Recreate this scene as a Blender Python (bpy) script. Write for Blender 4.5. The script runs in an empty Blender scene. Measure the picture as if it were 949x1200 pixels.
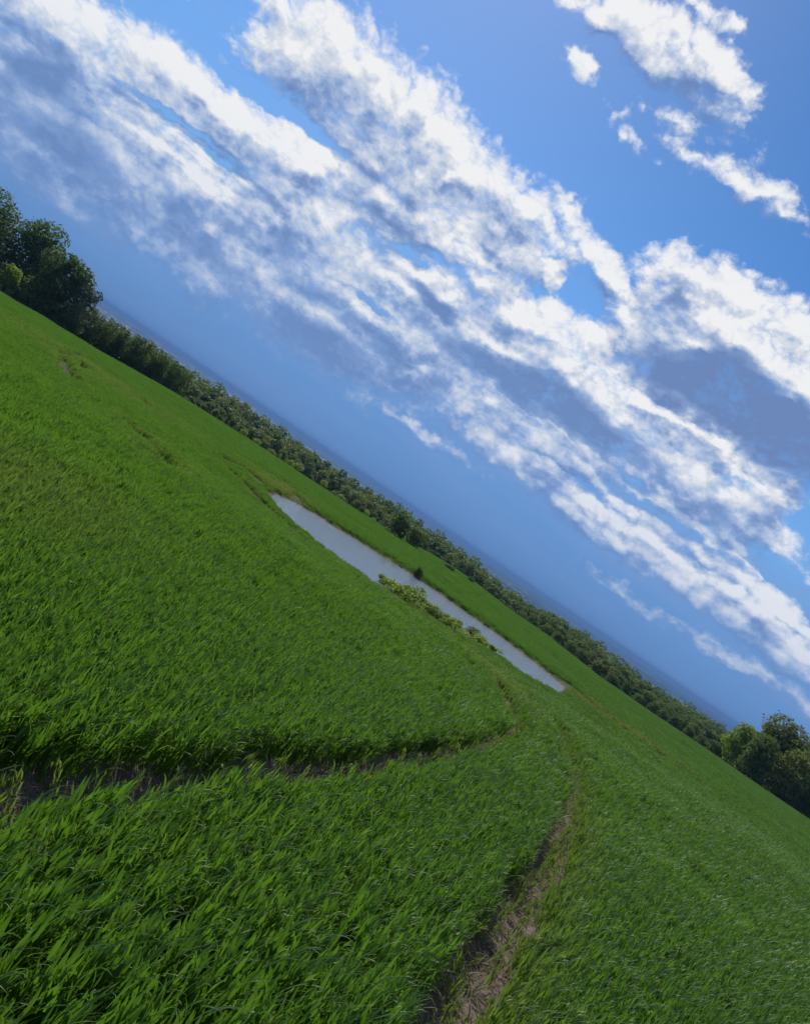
import bpy, bmesh, math, random
import numpy as np
from mathutils import Vector, Matrix, Euler

random.seed(7)
rng = np.random.default_rng(11)
scene = bpy.context.scene
COL = scene.collection
R = math.radians

SUN_AZ, SUN_EL = R(-20), R(43)
SUN_DIR = Vector((math.sin(SUN_AZ) * math.cos(SUN_EL), math.cos(SUN_AZ) * math.cos(SUN_EL), math.sin(SUN_EL)))
EYE = 1.75

# ------------------------------------------------------------------ node helpers
class Nodes:
    """terse builder for shader node trees: every call returns an output socket"""
    def __init__(self, tree):
        self.t = tree
    def new(self, typ, **kw):
        n = self.t.nodes.new(typ)
        for k, v in kw.items():
            setattr(n, k, v)
        return n
    def put(self, sock, v):
        if isinstance(v, bpy.types.NodeSocket):
            self.t.links.new(v, sock)
        elif v is not None:
            sock.default_value = v
    def m(self, op, a, b=None, c=None, clamp=False):
        n = self.new('ShaderNodeMath', operation=op, use_clamp=clamp)
        self.put(n.inputs[0], a); self.put(n.inputs[1], b); self.put(n.inputs[2], c)
        return n.outputs[0]
    def vm(self, op, a, b=None, c=None):
        n = self.new('ShaderNodeVectorMath', operation=op)
        self.put(n.inputs[0], a); self.put(n.inputs[1], b); self.put(n.inputs[2], c)
        return n.outputs['Value'] if op in ('LENGTH', 'DOT_PRODUCT', 'DISTANCE') else n.outputs[0]
    def scale(self, a, s):
        n = self.new('ShaderNodeVectorMath', operation='SCALE')
        self.put(n.inputs[0], a); self.put(n.inputs['Scale'], s)
        return n.outputs[0]
    def xyz(self, x, y, z=0.0):
        n = self.new('ShaderNodeCombineXYZ')
        for s, v in zip(n.inputs, (x, y, z)): self.put(s, v)
        return n.outputs[0]
    def sep(self, v):
        n = self.new('ShaderNodeSeparateXYZ'); self.put(n.inputs[0], v)
        return n.outputs[0], n.outputs[1], n.outputs[2]
    def noise(self, v, scale, detail=4, rough=.55, dist=0.0, out='Fac', lac=2.0):
        n = self.new('ShaderNodeTexNoise')
        self.put(n.inputs['Vector'], v); n.inputs['Scale'].default_value = scale
        n.inputs['Detail'].default_value = detail; n.inputs['Roughness'].default_value = rough
        n.inputs['Distortion'].default_value = dist; n.inputs['Lacunarity'].default_value = lac
        return n.outputs[out]
    def mapr(self, v, a, b, c=0.0, d=1.0, smooth=True):
        n = self.new('ShaderNodeMapRange', interpolation_type='SMOOTHSTEP' if smooth else 'LINEAR')
        for i, x in enumerate((v, a, b, c, d)): self.put(n.inputs[i], x)
        return n.outputs[0]
    def mix(self, f, a, b):
        n = self.new('ShaderNodeMix', data_type='RGBA')
        self.put(n.inputs[0], f)
        self.put(n.inputs[6], a if isinstance(a, bpy.types.NodeSocket) else (*a, 1))
        self.put(n.inputs[7], b if isinstance(b, bpy.types.NodeSocket) else (*b, 1))
        return n.outputs[2]
    def ramp(self, f, stops):
        n = self.new('ShaderNodeValToRGB'); e = n.color_ramp.elements
        while len(e) < len(stops): e.new(.5)
        for el, (p, c) in zip(e, stops): el.position = p; el.color = (*c, 1)
        self.put(n.inputs[0], f)
        return n.outputs[0]
    def after(self, first, v):
        """v unchanged, but only computed once 'first' is (keeps the compiled shader's working set small)"""
        return self.vm('ADD', v, self.xyz(self.m('MULTIPLY', first, 1e-9), 0.0, 0.0))
# cloud banks: (azimuth, elevation, turn, half-length, half-height, weight), radians
CLOUD = [
    (-0.2504, 0.3461, -0.0712, 0.2337, 0.0671, 1),
    (-0.0877, 0.3463, -0.2546, 0.1097, 0.0481, 0.9),
    (-0.4044, 0.3355, 0.1317, 0.0686, 0.0368, 0.8),
    (-0.0386, 0.3366, -0.5485, 0.0616, 0.022, 0.9),
    (-0.6189, 0.2043, 0.1403, 0.108, 0.0418, 1),
    (-0.531, 0.2367, 0.1327, 0.1289, 0.0349, 1),
    (-0.4526, 0.2492, 0.1687, 0.0968, 0.027, 1),
    (-0.3202, 0.2626, 0.0825, 0.097, 0.0379, 1),
    (-0.2294, 0.276, 0.0606, 0.0917, 0.0289, 1),
    (-0.1665, 0.3128, -0.1941, 0.0718, 0.0487, 0.9),
    (-0.1197, 0.2938, 0.1605, 0.0445, 0.0233, 1),
    (-0.566, 0.1645, 0.0621, 0.1303, 0.023, 1),
    (-0.4718, 0.1787, 0.0131, 0.1276, 0.0465, 1),
    (-0.3521, 0.187, -0.005, 0.1227, 0.041, 1),
    (-0.2547, 0.2053, 0.017, 0.1407, 0.0358, 1),
    (-0.1243, 0.2288, -0.0395, 0.116, 0.0404, 1),
    (-0.2906, 0.1675, -0.0042, 0.1674, 0.045, 1),
    (-0.4086, 0.1497, 0.0635, 0.1179, 0.0385, 0.9),
    (-0.5513, 0.0913, 0.0556, 0.0938, 0.0453, 0.85),
    (-0.6212, 0.1466, 0.1029, 0.0643, 0.0427, 0.9),
    (-0.1752, 0.1638, 0.0281, 0.1563, 0.0329, 0.9),
    (-0.4721, 0.1114, 0.0561, 0.1025, 0.0359, 0.85),
    (-0.0135, 0.2642, -0.062, 0.1071, 0.0439, 1),
    (0.052, 0.2264, -0.0449, 0.1605, 0.0528, 1),
    (-0.0282, 0.1938, 0.0049, 0.1179, 0.0309, 1),
    (0.1287, 0.225, -0.0286, 0.1582, 0.0505, 1),
    (-0.5427, 0.118, 0.0302, 0.1498, 0.0599, 0.85),
    (-0.3754, 0.1249, 0.0116, 0.1767, 0.0591, 0.85),
    (-0.2025, 0.1387, -0.0071, 0.1752, 0.064, 0.85),
    (-0.0163, 0.1766, -0.0313, 0.1716, 0.0686, 0.9),
    (-0.5355, 0.2119, 0.0828, 0.1593, 0.053, 0.8),
    (-0.3468, 0.2314, 0.01, 0.161, 0.048, 0.8),
    (0.1375, 0.1938, -0.0772, 0.137, 0.051, 0.85),
    (0.2437, 0.1622, -0.0922, 0.1114, 0.0455, 0.434),
    (0.2955, 0.2932, -0.0846, 0.118, 0.0431, 0.95),
    (0.3554, 0.3093, -0.1078, 0.0757, 0.0546, 0.95),
    (0.2348, 0.2644, -0.0608, 0.1116, 0.0446, 0.95),
    (0.3413, 0.2568, -0.0875, 0.0668, 0.0264, 0.8),
    (0.2096, 0.2138, -0.0445, 0.1129, 0.034, 0.85),
    (0.1225, 0.3999, -0.0449, 0.0527, 0.0341, 1),
    (0.1355, 0.363, -0.0459, 0.0789, 0.0509, 1),
    (0.1801, 0.4082, -0.067, 0.0726, 0.0309, 1),
    (0.2495, 0.4004, -0.0617, 0.0905, 0.037, 1),
    (0.2429, 0.3373, -0.0779, 0.1314, 0.0831, 1),
    (0.3168, 0.3434, -0.1042, 0.1068, 0.0675, 1),
    (0.0991, 0.3026, -0.0289, 0.0743, 0.0436, 1),
    (0.3112, 0.3833, -0.1118, 0.078, 0.0524, 1),
    (0.046, 0.3658, -0.2288, 0.066, 0.0206, 0.9),
    (0.0996, 0.1196, -0.0466, 0.117, 0.0252, 1),
    (0.19, 0.1154, -0.0572, 0.1139, 0.027, 1),
    (0.2883, 0.1114, -0.0688, 0.1087, 0.0264, 1),
    (0.3812, 0.1067, -0.0796, 0.1019, 0.0275, 0.95),
    (0.4606, 0.0966, -0.0861, 0.0777, 0.0247, 0.9),
    (0.0537, 0.1214, -0.0067, 0.0642, 0.0211, 0.9),
    (0.2381, 0.1708, -0.0757, 0.1218, 0.0141, 0.9),
    (0.2602, 0.2087, -0.1228, 0.1107, 0.0296, 1),
    (0.3547, 0.2015, -0.2822, 0.0768, 0.0427, 1),
    (0.315, 0.1947, -0.1321, 0.1072, 0.0332, 1),
    (0.1811, 0.1841, -0.0675, 0.1247, 0.0224, 0.9),
    (0.3445, 0.148, -0.1603, 0.1053, 0.0177, 0.8),
    (0.4139, 0.1402, -0.1716, 0.0817, 0.0153, 0.8),
    (0.0995, 0.1573, -0.0158, 0.1169, 0.0187, 0.9),
    (-0.06, 0.5796, 0.1237, 0.1009, 0.0313, 1),
    (-0.126, 0.5725, 0.304, 0.0518, 0.02, 0.9),
    (0.0332, 0.5833, -0.1374, 0.0477, 0.015, 0.8),
    (-0.1271, 0.5183, 0.054, 0.0253, 0.0135, 0.8),
    (-0.045, 0.623, 0.0203, 0.0426, 0.0084, 0.434),
    (0.0076, 0.6297, -0.0046, 0.0149, 0.0069, 0.403),
    (-0.1755, 0.5616, 0.0788, 0.0229, 0.0067, 0.434),
    (-0.0276, 0.4955, -0.1932, 0.0273, 0.011, 0.3844),
    (0.0463, 0.5558, -0.0217, 0.0362, 0.013, 0.3596),
    (0.0097, 0.5262, -0.0051, 0.0256, 0.0095, 0.2604),
    (0.113, 0.511, -0.0493, 0.0359, 0.0137, 0.372),
    (0.1519, 0.519, -0.0668, 0.0314, 0.0119, 0.341),
    (0.1897, 0.5087, -0.0824, 0.0289, 0.0072, 0.2604),
    (0.0394, 0.507, -0.0176, 0.0427, 0.0081, 0.2356),
    (-0.0333, 0.3901, -0.2908, 0.0441, 0.0094, 0.248),
    (0.0101, 0.371, -0.1554, 0.064, 0.0093, 0.279),
    (-0.563, 0.0621, -0.0227, 0.0323, 0.0045, 0.372),
    (-0.4978, 0.0852, 0.0459, 0.0416, 0.0094, 0.372),
    (-0.3883, 0.1094, 0.0069, 0.0506, 0.0098, 0.434),
    (-0.3124, 0.1095, -0.0014, 0.0681, 0.0121, 0.372),
    (-0.1928, 0.1244, 0.0238, 0.057, 0.0207, 0.75),
    (-0.1345, 0.1041, 0.0138, 0.0633, 0.0105, 0.341),
    (-0.0548, 0.0815, 0.0043, 0.0964, 0.0075, 0.248),
    (0.2995, 0.0574, -0.0178, 0.049, 0.0051, 0.186),
    (0.4668, 0.0606, -0.0694, 0.0514, 0.0057, 0.248),
    (0.4119, 0.0567, -0.0627, 0.0361, 0.0049, 0.217),
]
GAP = [
    (-0.3817, 0.2888, 0.0745, 0.0972, 0.0119, 1.33),
    (-0.4668, 0.2126, 0.0662, 0.103, 0.0064, 1.14),
    (-0.411, 0.2083, 0.0876, 0.0634, 0.0066, 0.95),
    (-0.168, 0.2535, 0.0076, 0.0521, 0.0099, 1.14),
    (-0.0183, 0.3027, -0.1543, 0.0171, 0.0215, 0.76),
    (-0.1838, 0.1799, 0.0324, 0.0623, 0.0051, 0.855),
    (0.05, 0.318, -0.0155, 0.0427, 0.0231, 1.235),
    (-0.0433, 0.3564, -0.4575, 0.0413, 0.0137, 0.475),
    (-0.4572, 0.304, -0.2248, 0.0499, 0.0055, 0.665),
    (0.2395, 0.1596, -0.0735, 0.0811, 0.0101, 1.045),
    (0.214, 0.1802, -0.0731, 0.041, 0.0081, 0.76),
    (0.3999, 0.1717, -0.144, 0.055, 0.0172, 1.14),
    (0.402, 0.2357, -0.0967, 0.0219, 0.0279, 1.14),
    (0.3003, 0.1557, -0.0832, 0.0883, 0.006, 0.665),
    (0.3693, 0.1522, -0.0945, 0.0561, 0.0068, 0.665),
    (0.0797, 0.3713, -0.0277, 0.017, 0.0166, 0.57),
]
SHADED = [
    (-0.5808, 0.1411, 0.0909, 0.0906, 0.0527, 0.45),
    (0.2928, 0.2973, -0.0848, 0.128, 0.0468, 0.8),
    (-0.5068, 0.117, 0.0641, 0.0989, 0.0315, 0.4),
    (-0.5587, 0.1283, 0.0789, 0.1164, 0.0429, 0.55),
    (-0.5685, 0.0716, 0.0455, 0.0612, 0.0216, 0.45),
    (-0.3627, 0.1143, 0.0428, 0.1129, 0.0238, 0.5),
    (-0.4482, 0.1074, 0.051, 0.0962, 0.0229, 0.4),
    (-0.181, 0.1163, 0.0208, 0.1248, 0.0271, 0.5),
    (-0.36, 0.1985, 0.0723, 0.0566, 0.0135, 0.3),
    (-0.1752, 0.2367, 0.0399, 0.0521, 0.0139, 0.3),
    (-0.5268, 0.1982, 0.1115, 0.0404, 0.0107, 0.3),
    (-0.6073, 0.1541, 0.1048, 0.062, 0.0447, 0.75),
    (-0.5315, 0.1241, 0.0719, 0.0801, 0.0364, 0.6),
    (-0.5619, 0.1094, 0.0681, 0.1004, 0.0269, 0.6),
    (-0.4633, 0.2404, 0.1146, 0.0363, 0.0108, 0.45),
    (-0.2155, 0.2658, -0.0115, 0.0868, 0.0147, 0.6),
    (-0.3283, 0.2396, 0.0779, 0.0579, 0.0096, 0.35),
    (-0.3069, 0.1735, 0.0535, 0.0538, 0.0278, 0.45),
    (-0.3668, 0.1561, 0.0586, 0.0469, 0.0176, 0.4),
    (-0.2365, 0.1517, 0.0357, 0.0813, 0.0204, 0.6),
    (-0.152, 0.1487, 0.0221, 0.126, 0.0207, 0.65),
    (-0.1067, 0.2223, -0.0441, 0.0583, 0.0142, 0.95),
    (-0.0402, 0.2832, 0.0102, 0.0321, 0.0177, 0.35),
    (0.0075, 0.1982, -0.0019, 0.1716, 0.0247, 0.85),
    (0.117, 0.2056, -0.0239, 0.1587, 0.0326, 0.9),
    (0.0639, 0.2093, -0.0134, 0.1282, 0.0307, 0.8),
    (0.2652, 0.3215, -0.0819, 0.15, 0.0576, 1.15),
    (0.3358, 0.2986, -0.0984, 0.0958, 0.0415, 1.1),
    (0.1835, 0.3046, -0.0536, 0.0829, 0.0478, 0.75),
    (0.1368, 0.3858, -0.0487, 0.0315, 0.0254, 0.5),
    (0.311, 0.1922, -0.0606, 0.0681, 0.0236, 0.45),
    (0.2043, 0.1122, -0.0233, 0.0926, 0.0083, 0.25),
    (-0.4791, 0.1227, 0.0628, 0.0594, 0.0188, 0.4),
    (-0.431, 0.1323, 0.0598, 0.0356, 0.0153, 0.4),
    (-0.0396, 0.5788, 0.0172, 0.0299, 0.0119, 0.22),
    (-0.1141, 0.3467, -0.1514, 0.0732, 0.0171, 0.25),
    (0.191, 0.2146, -0.0406, 0.062, 0.0181, 0.5),
    (0.3726, 0.2579, -0.0965, 0.0373, 0.013, 0.5),
]
SUNLIT = [
    (0.1894, 0.2614, -0.0483, 0.1552, 0.0088, 0.9),
    (0.0992, 0.2673, -0.0908, 0.0638, 0.0138, 0.7),
    (0.23, 0.3799, -0.1117, 0.1122, 0.0197, 1),
    (0.1775, 0.3468, 0.2289, 0.0455, 0.0086, 0.8),
    (0.3087, 0.3554, -0.1986, 0.0493, 0.0159, 0.8),
    (0.0222, 0.2683, 0.156, 0.0641, 0.012, 0.8),
    (0.0076, 0.1608, -0.0015, 0.0193, 0.0104, 0.6),
    (-0.0786, 0.1544, 0.0116, 0.0149, 0.0104, 0.5),
    (-0.5921, 0.1364, 0.0902, 0.0372, 0.0192, 0.4),
    (-0.1203, 0.2946, 0.033, 0.036, 0.0175, 0.5),
    (0.3281, 0.2434, -0.1142, 0.0676, 0.0076, 0.5),
    (-0.0179, 0.2251, 0.0034, 0.0751, 0.0102, 0.7),
    (0.0847, 0.1791, -0.0153, 0.1278, 0.0041, 0.3),
]
EDGE_Q = [0.0625,0.0625,0.0624,0.0558,0.046,0.0434,0.0428,0.0406,0.0373,0.0343,0.0347,0.0392,0.041,0.047,0.0491,0.0484,0.0485,0.0485]
POND = [(-5.65,37.97),(-4.97,36.3),(-3.79,33.84),(-2.93,32.83),(-1.98,32.07),(-0.93,31.53),(-0.27,31.46),(0.38,31.38),(1.36,31.39),(2.5,31.88),(4.02,32.47),(5.47,33.5),(6.51,34.91),(7.06,34.93),(7.82,34.07),(9.01,34.74),(10.01,36.02),(11.48,40.2),(12.02,42.09),(11.75,42.86),(10.44,44.8),(9.41,45.65),(8.34,46.53),(7.17,46.87),(5.99,47.22),(4.78,47.57),(3.56,47.93),(2.07,47.89),(0.58,47.86),(-0.35,46.87),(-1.33,47.03),(-2.14,45.89),(-2.87,45.51),(-3.83,45.67),(-4.64,44.77),(-5.24,44.24),(-5.65,42.76),(-5.97,41.83)]
TRACKS = [[(1.13,2.6),(1.48,3.59),(1.74,4.38),(2.13,5.39),(2.7,6.78),(3.46,8.82),(4.23,11.15),(5.04,13.88),(5.61,16.53),(6.13,20.17),(5.61,20.7),(6.19,26.7),(5.51,27.99),(4.4,28.03),(3.13,27.78),(1.5,23.79)],[(-0.72,2.82),(-0.64,3.06),(-0.49,3.4),(-0.31,3.84),(-0.05,4.38),(0.28,5.08),(0.61,5.77),(1.13,6.95),(1.69,8.32),(2.53,10.45),(3.65,13.67),(4.44,16.54),(4.21,16.19),(4.41,18.06),(4.5,20.34),(4.01,21.09),(2.99,20.38),(1.89,19.07),(0.65,17.95),(-0.29,17.71)]]
FAR_LINES = [[(-18.96,40.34),(-21.96,47.64),(-25.62,56.92),(-26.7,61.65),(-25.56,61.35),(-20.43,53.95),(-14.74,43.83)],[(-18.25,39.13),(-13.61,29.94),(-12.06,27.68)],[(-16.87,37.98),(-18.97,43.53)],[(-8.89,24.97),(-8.38,24.48),(-7.28,22.6),(-6.54,21.83),(-5.51,20.07)],[(-5.94,18.52),(-5.52,18.26),(-5.46,19.36)],[(-16.03,58.18),(-14.84,57.41),(-13.8,56.79)],[(-9.18,38.25),(-8.93,41.43),(-8.09,42.37),(-6.53,39.42)],[(-7.53,35.88),(-6.48,34.61),(-5.42,32.71),(-4.23,31.2),(-2.88,29.11),(-1.61,28.02)],[(-9.59,63.98),(-8.17,60.16),(-5.47,44.78)],[(12.52,43.02),(13.13,40.79),(13.78,39.03),(14.69,38.21),(15.58,37.2),(16.7,36.96),(17.9,36.6),(19.12,36.99),(20.36,37.52)],[(10.97,32.84),(11.67,28.82),(12.79,27.16)]]
WEEDS = [(0.87,34.38),(1.14,34.39),(1.36,34.5),(1.59,34.29),(1.54,31.72),(1.85,34.63),(2.03,33.22),(2.3,35.56),(2.38,33.33),(2.67,35.69),(2.82,33.87),(3.15,36.31),(3.22,33.88),(3.58,36.32),(3.61,33.89),(4.0,36.33),(3.99,33.58),(4.43,36.34),(4.38,33.58),(4.85,36.35),(4.83,33.81),(5.31,36.23),(5.23,33.82),(5.66,36.0),(5.69,34.04),(6.08,36.01),(6.17,34.72),(6.47,36.14),(2.49,32.13),(3.33,33.25),(4.64,32.46),(5.46,32.68)]
REEDS = [(-0.06,47.06),(0.24,47.26),(0.51,46.51),(0.81,46.71),(0.57,43.55),(1.13,45.8)]
# ------------------------------------------------------------------ sky: Nishita + banks of cloud placed by azimuth / elevation
def ellipse_reaches(e, box, lim=1.95, pad=.05):
    """does ellipse e matter anywhere in the (az0, az1, el0, el1) window?"""
    cx, cy, rot, ra, re, wt = e
    xs = np.linspace(box[0] - pad, box[1] + pad, 24); ys = np.linspace(box[2] - pad * .6, box[3] + pad * .6, 24)
    X, Y = np.meshgrid(xs, ys); X = X - cx; Y = Y - cy
    u = (X * math.cos(rot) + Y * math.sin(rot)) / ra; v = (-X * math.sin(rot) + Y * math.cos(rot)) / re
    return np.hypot(u, v).min() < lim

def ellipses(M, P, table, soft=.25, after=None, floor=-.6, relief=False):
    """strongest ellipse at P; with relief also how high P lies within that ellipse (-1 foot .. 1 top)"""
    acc = hi = None
    if after is not None: P = M.after(after, P)
    for i, (cx, cy, rot, ra, re, wt) in enumerate(table):
        if i % 3 == 2:                              # chained, so that the compiler keeps few values alive at a time
            P = M.after(acc, P)
        mp = M.new('ShaderNodeMapping', vector_type='TEXTURE')
        mp.inputs['Location'].default_value = (cx, cy, 0); mp.inputs['Rotation'].default_value = (0, 0, rot)
        mp.inputs['Scale'].default_value = (ra, re, 1)
        M.put(mp.inputs['Vector'], P)
        v = M.m('MULTIPLY_ADD', M.vm('LENGTH', mp.outputs[0]), -wt, wt)
        if relief:
            yy = M.vm('DOT_PRODUCT', mp.outputs[0], (0, 1, 0))
            if hi is None: hi = yy
            else:
                k = M.mapr(M.m('SUBTRACT', v, acc), -.22, .10)
                hi = M.m('MULTIPLY_ADD', M.m('SUBTRACT', yy, hi), k, hi)
        acc = v if acc is None else M.m('SMOOTH_MAX', acc, v, soft)
    if relief:
        if acc is None: return M.m('ADD', floor, 0.0), M.m('ADD', 0.0, 0.0)
        return M.m('MAXIMUM', acc, floor), M.m('MAXIMUM', M.m('MINIMUM', hi, 1.2), -1.2)
    if acc is None:
        return M.m('ADD', floor, 0.0)
    return M.m('MAXIMUM', acc, floor)

def cloud_group(name, tabs):
    """group: az, el, base sky colour -> sky colour with this window's clouds. tabs None: broken cloud anywhere"""
    def amount(nm):
        g = bpy.data.node_groups.new(nm, 'ShaderNodeTree')
        g.interface.new_socket('P', in_out='INPUT', socket_type='NodeSocketVector')
        for o_ in 'DHT': g.interface.new_socket(o_, in_out='OUTPUT', socket_type='NodeSocketFloat')
        M = Nodes(g); gi = M.new('NodeGroupInput'); go = M.new('NodeGroupOutput')
        P = gi.outputs[0]
        x, y = M.vm('DOT_PRODUCT', P, (1, 0, 0)), M.vm('DOT_PRODUCT', P, (0, 1, 0))
        q = M.xyz(x, M.m('MULTIPLY', y, 1.3), 0.0)
        warp = M.vm('SUBTRACT', M.noise(q, 9.0, 2, .55, out='Color'), (.5, .5, .5))
        warp2 = M.vm('SUBTRACT', M.noise(q, 38.0, 3, .6, out='Color'), (.5, .5, .5))
        Pw = M.vm('ADD', P, M.vm('ADD', M.vm('MULTIPLY', warp, (.06, .03, 0)), M.vm('MULTIPLY', warp2, (.034, .020, 0))))
        if tabs is None:
            mask = M.mapr(M.noise(q, 3.0, 3, .5), .42, .62, -.6, .9); hi = M.m('ADD', 0.0, 0.0)
        else:
            pos, hi = ellipses(M, Pw, tabs[0], relief=True)
            pos = M.m('SMOOTH_MIN', M.m('MULTIPLY_ADD', pos, 1.7, .26), .88, .3)       # full body, soft shoulders
            mask = pos if not tabs[1] else M.m('SUBTRACT', pos, M.m('MAXIMUM', ellipses(M, Pw, tabs[1], .1, pos), 0.0))
        st = M.new('ShaderNodeMapping', vector_type='TEXTURE'); st.inputs['Rotation'].default_value = (0, 0, R(-12))
        st.inputs['Scale'].default_value = (3.4, 1, 1); M.put(st.inputs['Vector'], Pw)
        qw = M.vm('ADD', q, M.scale(warp, .06))
        n1 = M.m('SUBTRACT', M.noise(qw, 13.0, 10, .54), .5)
        n2 = M.m('SUBTRACT', M.noise(st.outputs[0], 55.0, 6, .6), .5)
        n3 = M.m('SUBTRACT', M.noise(qw, 52.0, 6, .6), .5)
        bl = M.m('ABSOLUTE', M.m('SUBTRACT', M.noise(M.vm('ADD', q, M.scale(warp2, .025)), 20.0, 5, .5), .5))   # rounded billows
        bl = M.m('MULTIPLY_ADD', bl, CL['billow'], -.10 * CL['billow'])
        pf = M.m('ABSOLUTE', M.m('SUBTRACT', M.noise(M.vm('ADD', q, M.scale(warp2, .012)), 46.0, 4, .5), .5))      # small puffs on top of them
        n1 = M.m('ADD', n1, M.m('MULTIPLY_ADD', M.m('SUBTRACT', pf, .10), CL['puff'] * .6, bl))
        d = M.m('ADD', mask, M.m('ADD', M.m('MULTIPLY', n1, CL['lump']), M.m('MULTIPLY_ADD', n3, CL['fine3'], M.m('MULTIPLY', n2, CL['fibre']))))
        g.links.new(d, go.inputs[0])
        # smoother body used for the large light and shade
        h = M.m('SUBTRACT', M.noise(M.vm('ADD', q, M.scale(warp, .09)), 10.0, 3, .5), .5)
        g.links.new(M.m('MULTIPLY_ADD', h, CL['body'], M.m('ADD', mask, M.m('MULTIPLY', bl, 1.1))), go.inputs[1])
        g.links.new(hi, go.inputs[2])
        return g
    ga = amount(name + '_amount')
    g = bpy.data.node_groups.new(name, 'ShaderNodeTree')
    for s, ty in (('P', 'NodeSocketVector'), ('Base', 'NodeSocketColor')):
        g.interface.new_socket(s, in_out='INPUT', socket_type=ty)
    g.interface.new_socket('Color', in_out='OUTPUT', socket_type='NodeSocketColor')
    N = Nodes(g); gi = N.new('NodeGroupInput'); go = N.new('NodeGroupOutput')
    P0, base = gi.outputs[0], gi.outputs[1]
    az, el = N.vm('DOT_PRODUCT', P0, (1, 0, 0)), N.vm('DOT_PRODUCT', P0, (0, 1, 0))
    def grp(vec):
        n = N.new('ShaderNodeGroup'); n.node_tree = ga
        N.put(n.inputs[0], vec); return n.outputs
    D0, H0, T0 = grp(P0)
    D1, _, _ = grp(N.after(D0, N.vm('ADD', P0, (-.004, .013, 0))))
    qq = N.xyz(az, N.m('MULTIPLY', el, 1.6), 0.0)
    wv = N.vm('SUBTRACT', N.noise(qq, 16.0, 5, .6, out='Color'), (.5, .5, .5))
    Ps = N.vm('ADD', P0, N.vm('MULTIPLY', wv, (.09, .045, 0)))
    fine = N.m('SUBTRACT', N.noise(qq, 30.0, 6, .6), .5)
    a = N.mapr(D0, CL['a0'], CL['a1'])
    rim = N.m('SUBTRACT', D0, D1)                       # thinner towards the sun -> lit edge
    _, H1, _ = grp(N.after(D1, N.vm('ADD', P0, (-.008, .032, 0))))
    body = N.m('SUBTRACT', H0, H1)
    rel = N.m('MULTIPLY_ADD', T0, CL['top'], N.m('MULTIPLY_ADD', rim, CL['rim'], N.m('MULTIPLY', body, CL['bodyk'])))
    b = N.m('ADD', rel, CL['base'])
    b = N.m('MULTIPLY_ADD', N.m('SUBTRACT', 1.0, N.mapr(D0, -.2, 1.15)), CL['thin'], b)      # thin cloud lets the light through
    if tabs is not None and (tabs[2] or tabs[3]):
        shade = N.m('MAXIMUM', ellipses(N, Ps, tabs[2], .2, D1), 0.0)
        lite = N.m('MAXIMUM', ellipses(N, Ps, tabs[3], .1, shade), 0.0)
        b = N.m('SUBTRACT', b, N.m('MULTIPLY', rel, N.mapr(shade, .1, .6, 0, .6)))      # shaded bellies are smooth
        b = N.m('SUBTRACT', b, N.m('MULTIPLY', N.m('SUBTRACT', shade, N.m('MULTIPLY', lite, 1.0)), CL['shade']))
    b = N.m('MULTIPLY_ADD', fine, CL['fine'], N.m('MULTIPLY_ADD', b, .80, .05), clamp=True)
    cloud = N.ramp(b, CL['ramp'])
    low = N.mapr(el, .03, .13, .45, 1.0)
    cloud = N.mix(N.mapr(el, .06, .30, .50, 0.0), cloud, N.mix(.5, cloud, base))    # far banks seen through more air
    col = N.mix(N.m('MULTIPLY', a, low), base, cloud)
    g.links.new(col, go.inputs[0])
    return g

CL = dict(lump=1.75, fibre=.30, fine3=.26, billow=1.5, puff=1.7, body=2.2, a0=-.26, a1=.70, rim=.62, bodyk=.72, top=.30, base=.575, thin=.34, shade=1.35, fine=.15,
          ramp=[(0.0, (1.5, 2.45, 4.9)), (.25, (2.3, 3.4, 6.0)), (.5, (4.2, 5.2, 7.2)), (.75, (6.5, 7.0, 7.9)), (1.0, (8.7, 8.8, 9.0))])
AZ_CUTS = [-.95, -.62, -.48, -.36, -.24, -.13, -.02, .09, .20, .33, .80]
EL_CUTS = [.03, .12, .19, .27, .38, .80]

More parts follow.
